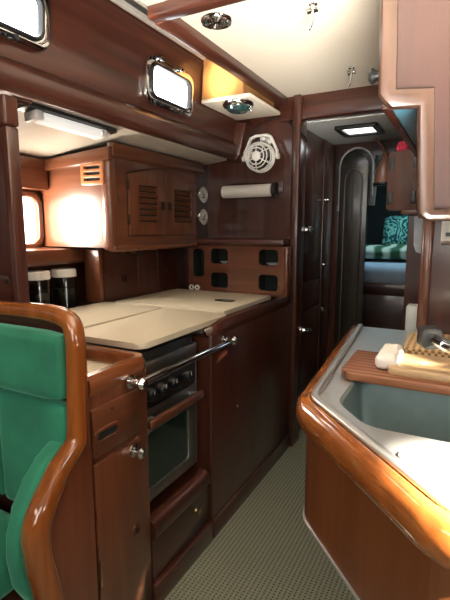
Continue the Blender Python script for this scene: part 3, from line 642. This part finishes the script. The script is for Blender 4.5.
obj('front_panel', flat(B(), pp, [], 0.008, Mf), wood('overhead_front', (0.042, 0.019, 0.016), (0.072, 0.032, 0.026), 'z', 0.4, 0.25), t, smooth=False)
band = [(-0.02, 1.97), (-0.009, 1.592), (0.004, 1.574), (0.021, 1.56), (0.083, 1.56), (0.097, 1.318), (0.104, 1.302), (0.12, 1.292), (0.74, 1.292), (0.74, 1.321), (0.135, 1.321), (0.118, 1.604), (0.032, 1.604), (0.018, 1.97)]
bm = flat(B(), band, [], 0.038, Mf, 0.013)
obj('edge_trim', bm, wood('greyed_trim_wood', (0.060, 0.029, 0.019), (0.105, 0.054, 0.036), 'z', 0.3, 0.4), t)
obj('side_edge', bx(-0.212, -0.190, 1.235, 2.1, 1.568, 1.61, bev=0.004), MY, t)
tag(obj('speaker_knob', lathe(B(), [(0, 0.035), (0.012, 0.035), (0.02, 0.028), (0.012, 0.016), (0.012, 0.008), (0.022, 0.0), (0, 0)], (-0.213, 1.25, 1.655), (-1, 0, 0), 20), BLACK), 'small black round knob on the side of overhead locker', 'knob')
t = thing('wall_box', 'small white box on bulkhead under the overhead locker', 'box', (-0.03, 1.64, 1.23))
bm = B(); prism(bm, [(1.648, 1.22), (1.60, 1.235), (1.595, 1.30), (1.648, 1.30)], 'x', -0.072, 0.03, 0.004); obj('case', bm, WHITEP, t)
obj('slot', bx(-0.058, 0.02, 1.592, 1.597, 1.25, 1.262), BLACK, t)

# ------------------------------------------------------------------ galley cabinets, port side
t = thing('drawer_cabinet', 'mahogany drawer cabinet with sunken pale top beside green seat', 'cabinet', (-1.0, 0.93, 0))
obj('body', bx(-1.14, -0.865, 0.84, 1.07, 0.0, 0.82), TZ, t)
obj('face_frame', bx(-0.864, -0.845, 0.826, 1.072, 0.0, 0.845, bev=0.004), TZ, t)
obj('laminate_top', bx(-1.14, -0.866, 0.83, 1.055, 0.835, 0.848, bev=0.002), LAMIN, t)
bm = B(); prof = [(-0.016, -0.03), (0.014, -0.03), (0.022, -0.012), (0.022, 0.012), (0.012, 0.028), (-0.010, 0.028), (-0.016, 0.02)]
sweep(bm, [(-0.86, 0.828, 0.862), (-0.86, 1.042, 0.862)] + [(-0.86 - 0.03 * (1 - math.cos(a)), 1.042 + 0.03 * math.sin(a), 0.862) for a in (0.4, 0.8, 1.2, PI / 2)] + [(-1.12, 1.072, 0.862)], prof)
obj('fiddle_rail', bm, wood('rail_teak_y', (0.20, 0.06, 0.02), (0.36, 0.115, 0.04), 'y', 0.22, 0.8), t)
d = obj('drawer', bx(-0.846, -0.832, 0.826, 1.02, 0.665, 0.80, bev=0.004), TY, t)
Mh = FACE_X(-0.832, 0.876, 0.722)
obj('finger_pull', flat(B(), rrect(0.10, 0.042, 0.02), [rrect(0.078, 0.022, 0.0105)], 0.006, Mh, 0.002), TY, d)
obj('pull_recess', flat(B(), rrect(0.08, 0.024, 0.011), [], 0.001, Mh), VOID, d)
obj('keyhole', lathe(B(), [(0, 0.002), (0.004, 0.002), (0.004, 0)], (-0.832, 0.90, 0.782), (1, 0, 0), 10), BLACK, d)
d = obj('door', bx(-0.846, -0.833, 0.826, 1.02, 0.04, 0.645, bev=0.004), TZ, t)
bm = lathe(B(), [(0, 0), (0.02, 0), (0.02, 0.004), (0.009, 0.008), (0.008, 0.02), (0.016, 0.026), (0.018, 0.034), (0.01, 0.042), (0, 0.043)], (-0.834, 0.985, 0.618), (1, 0, 0), 20)
obj('knob', bm, CHROME, d)
obj('finger_ring', lathe(B(), [(0.006, 0.004), (0.012, 0.007), (0.018, 0.004), (0.018, 0), (0.006, 0)], (-0.833, 0.985, 0.36), (1, 0, 0), 20), MY, d)
obj('finger_hole', lathe(B(), [(0, 0.002), (0.007, 0.002), (0.007, 0)], (-0.833, 0.985, 0.36), (1, 0, 0), 14), VOID, d)
obj('hinge', bx(-0.838, -0.830, 0.827, 0.833, 0.28, 0.36, bev=0.002), BRASS, d)

# counter body behind everything (continuous), stove bay left free
struct('wall_counter_back', bx(-1.86, -1.60, 0.945, 2.44, 0.0, 0.86), MZ, smooth=False)
tag(obj('worktop', bx(-1.86, -1.25, 0.96, 2.33, 0.862, 0.888, bev=0.003), MY), 'dark worktop base running under the beige covers', 'worktop')
def board(label, pts, z0=0.89, z1=0.912):
    bm = B(); prism(bm, pts, 'z', z0, z1, 0.004); return tag(obj('worktop_cover', bm, LAMIN), label, 'cover', 'beige worktop covers')
def rc(x0, x1, y0, y1, r_=0.03): return rrect(x1 - x0, y1 - y0, r_, (x0 + x1) / 2, (y0 + y1) / 2, 5)
A_ = board('beige worktop cover lying over the stove, nearest the aisle', rc(-1.215, -0.884, 1.10, 1.695), 0.8915, 0.912)
board('beige worktop cover against the hull beside the glass jars', rc(-1.595, -1.24, 1.02, 1.70, 0.01))
c = board('beige lid with black flush latch at far end of worktop', rc(-1.56, -0.93, 1.735, 2.30, 0.01), 0.8915, 0.912)
Ml = frameM((-1.07, 2.01, 0.912), (1, 0, 0), (0, 1, 0))
obj('latch_plate', flat(B(), rrect(0.10, 0.055, 0.015), [rrect(0.05, 0.02, 0.008, 0.01, 0)], 0.003, Ml), BLACK, c)
obj('latch_ring', flat(B(), rrect(0.05, 0.02, 0.008, 0.01, 0), [], 0.002, Ml), STEEL, c)

# fridge cabinet
t = thing('fridge_cabinet', 'long dark red cabinet with plain front beyond the stove', 'cabinet', (-1.1, 1.9, 0))
obj('body', bx(-1.59, -0.865, 1.48, 2.315, 0.0, 0.855), MZ, t)
obj('front_panel', bx(-0.864, -0.842, 1.475, 2.42, 0.09, 0.865, bev=0.004), MZ, t)
bm = B(); sweep(bm, smoothpath([(-0.885, 1.50, 0.86), (-0.862, 1.53, 0.872), (-0.856, 1.60, 0.885), (-0.856, 1.75, 0.887), (-0.856, 2.1, 0.887), (-0.856, 2.312, 0.887)], 3), [(-0.016, -0.03), (0.014, -0.03), (0.02, -0.012), (0.02, 0.014), (0.012, 0.026), (-0.010, 0.026), (-0.016, 0.018)])
obj('fiddle_rail', bm, MY, t)
obj('plinth', bx(-0.864, -0.835, 1.475, 2.42, 0.0, 0.085, bev=0.006), MY, t)
obj('button', lathe(B(), [(0, 0.004), (0.005, 0.003), (0.005, 0)], (-0.842, 1.70, 0.50), (1, 0, 0), 12), STEEL, t)
# base under the oven
t = thing('oven_plinth', 'low dark wooden drawer front with rounded top rail below oven', 'drawer', (-1.0, 1.25, 0))
obj('body', bx(-1.30, -0.868, 1.080, 1.462, 0.0, 0.285), MZ, t)
obj('drawer_front', bx(-0.867, -0.850, 1.085, 1.46, 0.095, 0.245, bev=0.004), MY, t)
bm = B(); sweep(bm, smoothpath([(-0.86, 1.080, 0.285), (-0.86, 1.25, 0.285), (-0.86, 1.38, 0.285), (-0.862, 1.41, 0.287), (-0.863, 1.44, 0.295)], 3), rrect(0.06, 0.07, 0.024, n=4)); obj('top_rail', bm, MY, t)
obj('knob', lathe(B(), [(0, 0), (0.011, 0), (0.007, 0.008), (0.013, 0.016), (0, 0.02)], (-0.850, 1.36, 0.195), (1, 0, 0), 14), BRASS, t)
obj('kick', bx(-0.867, -0.835, 1.080, 1.466, 0.0, 0.085, bev=0.006), MY, t)

# stove
t = thing('stove', 'steel and black galley oven with wooden door handle under worktop cover', 'oven', (-1.05, 1.27, 0.33))
obj('body', bx(-1.24, -0.905, 1.098, 1.425, 0.335, 0.80, bev=0.004), OVENST, t)
obj('cooktop', bx(-1.24, -0.90, 1.098, 1.425, 0.80, 0.875, bev=0.004), BLACK, t)
obj('top_band', bx(-0.905, -0.886, 1.096, 1.428, 0.785, 0.845, bev=0.003), OVENST, t)
obj('control_panel', bx(-0.905, -0.888, 1.096, 1.428, 0.69, 0.784, bev=0.003), BLACK, t)
for y in (1.135, 1.20, 1.265, 1.36):
    k = obj('control_knob', lathe(B(), [(0, 0.024), (0.019, 0.024), (0.022, 0.018), (0.024, 0.0), (0, 0)], (-0.888, y, 0.735), (1, 0, 0), 20), BLACK, t)
    obj('indicator', bx(-0.864, -0.8625, y - 0.002, y + 0.002, 0.738, 0.752), WHITEP, k)
d = obj('oven_door', flat(B(), [(1.098, 0.355), (1.425, 0.355), (1.425, 0.685), (1.098, 0.685)], [rrect(0.25, 0.20, 0.015, 1.245, 0.50)], 0.02, FACE_X(-0.905, 0, 0), 0.003), OVENST, t)
obj('door_glass', flat(B(), rrect(0.26, 0.21, 0.01, 1.245, 0.50), [], 0.006, FACE_X(-0.897, 0, 0)), OVENGL, d)
obj('door_handle', bx(-0.868, -0.848, 1.095, 1.43, 0.63, 0.662, bev=0.008, seg=3), TY, d)
for y in (1.13, 1.40): obj('handle_bracket', bx(-0.888, -0.866, y - 0.012, y + 0.012, 0.634, 0.658, bev=0.002), STEEL, d)
obj('side_strip', bx(-0.905, -0.889, 1.43, 1.438, 0.35, 0.845, bev=0.002), STEEL, t)
obj('toe_panel', bx(-0.93, -0.912, 1.09, 1.42, 0.335, 0.352), BLACK, t)
# grab bar
t = thing('grab_bar', 'chrome grab bar running across the front of the oven', 'bar', (-0.80, 1.33, 0.835))
obj('bar', tube(B(), [(-0.80, 0.995, 0.832), (-0.80, 1.57, 0.832)], 0.011, seg=14), CHROME, t)
obj('sleeve', tube(B(), [(-0.80, 0.98, 0.832), (-0.80, 1.12, 0.832)], 0.0145, seg=14), CHROME, t)
for y in (0.985, 1.567):
    bm = lathe(B(), [(0, 0.0), (0.021, 0.0), (0.021, 0.006), (0.012, 0.012), (0.011, 0.03), (0.016, 0.036), (0.018, 0.046), (0.012, 0.056), (0, 0.058)], (-0.8375, y, 0.832), (1, 0, 0), 18)
    obj('bar_mount', bm, CHROME, t)

# jars in the nook
for k, (x, y) in enumerate(((-1.775, 1.285), (-1.745, 1.425), (-1.735, 1.575))):
    lab = ['glass jar with white lid half hidden behind near bulkhead', 'glass jar with white lid, middle of the three in the nook', 'glass jar with white lid beside the nook post'][k]
    t = thing('storage_jar', lab, 'jar', (x, y, 0.89), 'glass jars in the nook')
    obj('glass', lathe(B(), [(0, 0.001), (0.05, 0.001), (0.056, 0.01), (0.056, 0.145), (0.052, 0.155), (0.048, 0.155), (0.052, 0.14), (0.052, 0.012), (0, 0.008)], (x, y, 0.888), (0, 0, 1), 28), GLASS, t)
    obj('contents', lathe(B(), [(0, 0.009), (0.05, 0.009), (0.05, 0.10), (0, 0.104)], (x, y, 0.888), (0, 0, 1), 24), plain('dark_contents', (0.05, 0.045, 0.035), 0.8, nscale=120, var=0.6) if k == 0 else bpy.data.materials['dark_contents'], t)
    obj('lid', lathe(B(), [(0, 0.195), (0.054, 0.195), (0.059, 0.19), (0.06, 0.158), (0.056, 0.156), (0, 0.156)], (x, y, 0.888), (0, 0, 1), 28), WHITEP, t)
# latch plate on the near bulkhead
t = thing('bulkhead_latch', 'rounded flush locker latch on the left bulkhead above seat', 'latch', (-1.26, 0.90, 1.10))
Mb = FACE_Y(-1.262, 0.8995, 1.09)
obj('plate', flat(B(), rrect(0.10, 0.085, 0.02), [], 0.004, Mb, 0.001), MX, t)
obj('pin', lathe(B(), [(0, 0.004), (0.007, 0.003), (0.007, 0)], Mb @ Vector((0.03, 0.025, 0.004)), (0, -1, 0), 12), BLACK, t)

# ------------------------------------------------------------------ green settee
t = thing('settee', 'green velvet settee with glossy curved varnished wooden wing rail', 'settee', (-1.3, 0.6, 0))
rail_ = [(-1.87, 0.785, 1.045), (-1.4, 0.785, 1.052), (-1.05, 0.785, 1.058), (-0.935, 0.785, 1.058), (-0.885, 0.783, 1.046), (-0.862, 0.779, 1.01), (-0.859, 0.776, 0.94), (-0.859, 0.772, 0.86), (-0.857, 0.765, 0.775), (-0.855, 0.755, 0.735), (-0.85, 0.72, 0.69), (-0.845, 0.685, 0.655), (-0.84, 0.648, 0.615), (-0.84, 0.632, 0.565), (-0.84, 0.640, 0.48), (-0.84, 0.66, 0.36), (-0.84, 0.67, 0.2), (-0.84, 0.67, 0.01)]
rail = [(x + (0.019 if x > -0.9 and z > 0.7 else 0.006 if x > -0.9 else 0), y + (0.01 if z > 0.7 else 0), z) for x, y, z in rail_]
path = smoothpath(rail, 4)
prof = rrect(0.046, 0.046, 0.018, n=4)
# frame kept in the plane spanned by the rail: hand-built rings
def railsweep(bm, P, prof, scales):
    rings = []; N = len(P); prev = Vector((0, 1, 0))
    for i in range(N):
        tn = (P[min(i + 1, N - 1)] - P[max(i - 1, 0)]).normalized()
        s = (prev - tn * prev.dot(tn)).normalized(); prev = s; u_ = tn.cross(s)
        rings.append([bm.verts.new(P[i] + s * p[0] * scales[i] + u_ * p[1] * scales[i]) for p in prof])
    m = len(prof)
    for a, c in zip(rings, rings[1:]):
        for k in range(m): bm.faces.new((a[k], a[(k + 1) % m], c[(k + 1) % m], c[k]))
    bm.faces.new(rings[0]); bm.faces.new(list(reversed(rings[-1]))); return bm
scl = [1.0 + 0.35 * min(1, max(0, (0.78 - p.z) / 0.2)) if p.x > -0.9 else 0.85 + 0.15 * min(1, max(0, (p.x + 1.1) / 0.2)) for p in path]
obj('wing_rail', railsweep(B(), path, prof, scl), VARNZ, t)
obj('back_panel', bx(-1.87, -0.85, 0.803, 0.82, 0.0, 1.04), MX, t)
# side panel under the rail
sp = [(p.y, p.z) for p in path if p.x > -0.87 and p.z < 1.0]
sp = [(0.815, 1.0)] + sp + [(0.815, 0.01)]
bm = B(); prism(bm, sp, 'x', -0.846, -0.832); obj('side_panel', bm, wood('side_panel_red', (0.14, 0.04, 0.018), (0.24, 0.07, 0.03), 'z', 0.3, 0.5), t, smooth=False)
for k, (x0, x1) in enumerate(((-1.86, -1.137), (-1.130, -0.86))):
    obj('back_cushion', pillow(B(), x0, x1, 0.757, 0.80, 0.50, 0.832, 0.008, axis='y'), GREEN, t)
obj('back_cushion', pillow(B(), -1.86, -0.86, 0.742, 0.80, 0.842, 1.018, 0.006, axis='y'), GREEN, t)
obj('seat_cushion', pillow(B(), -1.86, -0.92, 0.22, 0.75, 0.37, 0.50, 0.012), GREEN, t)
bm = B(); bp_ = [(0.785, 0.74), (0.74, 0.735), (0.70, 0.712), (0.66, 0.675), (0.625, 0.62), (0.605, 0.56), (0.60, 0.50), (0.61, 0.42), (0.64, 0.36), (0.785, 0.36)]
prism(bm, bp_, 'x', -0.915, -0.862, 0.016, 3); obj('side_bolster', bm, GREEN, t)
obj('seat_base', bx(-1.86, -0.862, 0.24, 0.79, 0.0, 0.365, bev=0.006), MX, t)

# ------------------------------------------------------------------ sink peninsula
t = thing('sink_unit', 'stainless sink counter with orange wooden edge moulding and angled front', 'sink', (0.1, 1.1, 0))
A0, B0, C0, E0 = (-0.308, 1.60), (-0.25, 0.852), (0.012, 0.567), (0.78, 0.55)
# rounded corners for the moulding path
def rounded(pts, r_=0.03, n=5):
    out = [pts[0]]
    for a, p, c in zip(pts, pts[1:], pts[2:]):
        a, p, c = Vector(a), Vector(p), Vector(c); d1 = (a - p).normalized(); d2 = (c - p).normalized()
        s, e = p + d1 * r_, p + d2 * r_
        for i in range(n + 1):
            q = i / n; out.append(tuple((s * (1 - q) + p * q) * (1 - q) + (p * (1 - q) + e * q) * q))
    return out + [pts[-1]]
mp_ = rounded([A0, B0, C0, E0])
SX0, SX1, SY0, SY1 = -0.205, 0.27, 0.775, 1.06
steel_outer = mp_ + [(0.78, 1.62), (-0.31, 1.62)]
def bloop(ins):
    q = [(SX1 - ins, SY0 + ins), (SX1 - ins, SY1 - ins), (SX0 + ins, SY1 - ins), (SX0 + ins, 0.865 + ins * 0.5), (-0.132 + ins * 0.5, SY0 + ins), (0.05, SY0 + ins)]
    o = rounded(q + q[:2], 0.032)
    return o[1:-1]
hole = bloop(0.0)
obj('steel_top', flat(B(), steel_outer, [hole], 0.004, frameM((0, 0, 0.926), (1, 0, 0), (0, 1, 0))), STEEL, t, smooth=False)
bm = B(); rings = []
for (dz, ins) in ((0.93, 0.0), (0.924, 0.006), (0.80, 0.016), (0.775, 0.024), (0.765, 0.045)):
    rings.append([bm.verts.new((p[0], p[1], dz)) for p in bloop(ins)])
for a, c in zip(rings, rings[1:]):
    for k in range(len(a)): bm.faces.new((a[k], a[(k + 1) % len(a)], c[(k + 1) % len(a)], c[k]))
bm.faces.new(rings[-1]); obj('basin', bm, BASIN, t)
bm = B(); sweep(bm, [(p[0], p[1], 0.936) for p in mp_], rrect(0.018, 0.014, 0.006, n=3)); obj('steel_rim', bm, STEEL, t)
bm = B(); prof = [(0.0, -0.055), (0.0, 0.0), (-0.010, 0.008), (-0.022, 0.004), (-0.031, -0.008), (-0.034, -0.026), (-0.031, -0.044), (-0.024, -0.055)]
sweep(bm, [(p[0], p[1], 0.93) for p in mp_], [(-q[0] + 0.006, q[1]) for q in prof])
obj('edge_moulding', bm, VARN, t)
def offs(pts, d):
    out = []
    for i, p in enumerate(pts):
        a = Vector(pts[max(i - 1, 0)]); c = Vector(pts[min(i + 1, len(pts) - 1)]); tn = (c - a).normalized(); n_ = Vector((tn.y, -tn.x)); out.append(tuple(Vector(p) + n_ * d))
    return out
po = offs(mp_, 0.016)
bm = B(); sweep(bm, [(p[0], p[1], 0.775) for p in offs(mp_, 0.009)], rrect(0.014, 0.205, 0.002, n=1))
obj('front_panel', bm, wood('sink_front', (0.11, 0.035, 0.011), (0.20, 0.065, 0.02), 'z', 0.28, 0.6), t, smooth=False)
bm = B(); sweep(bm, [(p[0], p[1], 0.672) for p in offs(mp_, 0.017)], rrect(0.004, 0.006, 0.001)); obj('edge_strip', bm, STEEL, t)
obj('base', prism(B(), [(-0.10, 1.60), (-0.07, 1.05), (0.12, 0.80), (0.75, 0.75), (0.75, 1.60)], 'z', 0.0, 0.67), MZ, t, smooth=False)

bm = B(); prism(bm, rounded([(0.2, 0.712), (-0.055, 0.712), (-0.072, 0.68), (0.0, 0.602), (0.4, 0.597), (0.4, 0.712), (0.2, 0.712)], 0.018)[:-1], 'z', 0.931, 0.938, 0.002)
tag(obj('sink_glare_plate', bm, WHITEP), 'white rounded plate put in for sun glare on near part of steel counter', 'cover')  # white plate added as sun glare on the steel top
bm = B(); prism(bm, [(-0.238, 1.03), (-0.215, 1.0), (-0.10, 1.0), (0.30, 1.0), (0.30, 1.215), (-0.24, 1.215)], 'z', 0.932, 0.950, 0.003)
tag(obj('cutting_board', bm, SLAT), 'brown striped wooden board bridging the far side of basin', 'cutting board')
bm = flat(B(), rrect(0.42, 0.15, 0.012, 0.075, 1.10), [rrect(0.10, 0.03, 0.0145, -0.02, 1.10)], 0.016, frameM((0, 0, 0.951), (1, 0, 0), (0, 1, 0)), 0.002)
tag(obj('cutting_board', bm, PALEW), 'pale board with slot handle lying on the striped board', 'cutting board')
bm = B(); prism(bm, rc(-0.13, 0.28, 1.245, 1.47, 0.03), 'z', 0.931, 0.962, 0.008)
tag(obj('woven_mat', bm, WEAVE), 'woven cane mat behind boards at back of sink', 'mat')
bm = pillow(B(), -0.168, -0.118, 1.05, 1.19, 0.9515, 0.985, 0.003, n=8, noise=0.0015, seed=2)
tag(obj('board_glare_pad', bm, GLAREW), 'small white pad put in for sun glare on striped board', 'cloth')  # soft white pad added where bright glare shows at the boards
# pull-out tap
t = thing('tap', 'chrome tap with black spray head reaching over the boards', 'tap', (0.36, 0.95, 0.93))
obj('base', lathe(B(), [(0, 0), (0.03, 0), (0.03, 0.01), (0.022, 0.02), (0.02, 0.10), (0.016, 0.11), (0, 0.11)], (0.36, 0.95, 0.931), (0, 0, 1), 20), CHROME, t)
obj('spout', tube(B(), smoothpath([(0.36, 0.95, 1.03), (0.22, 0.90, 1.05), (0.08, 0.925, 1.042), (-0.005, 0.995, 1.030), (-0.045, 1.09, 1.026)], 5), 0.010, seg=12), CHROME, t)
obj('grip', tube(B(), [(-0.02, 1.03, 1.029), (-0.058, 1.125, 1.025)], 0.014, seg=12), CHROME, t)
M = frameM((-0.066, 1.143, 1.024), (0.93, 0.37, 0.0), (0, 0, 1))
bm = flat(B(), rrect(0.048, 0.05, 0.014), [], 0.042, M, 0.006)
obj('spray_head', bm, plain('matt_black', (0.012, 0.013, 0.015), 0.5), t)
obj('spray_button', flat(B(), rrect(0.018, 0.024, 0.006), [], 0.046, M, 0.002), CHROME, t)
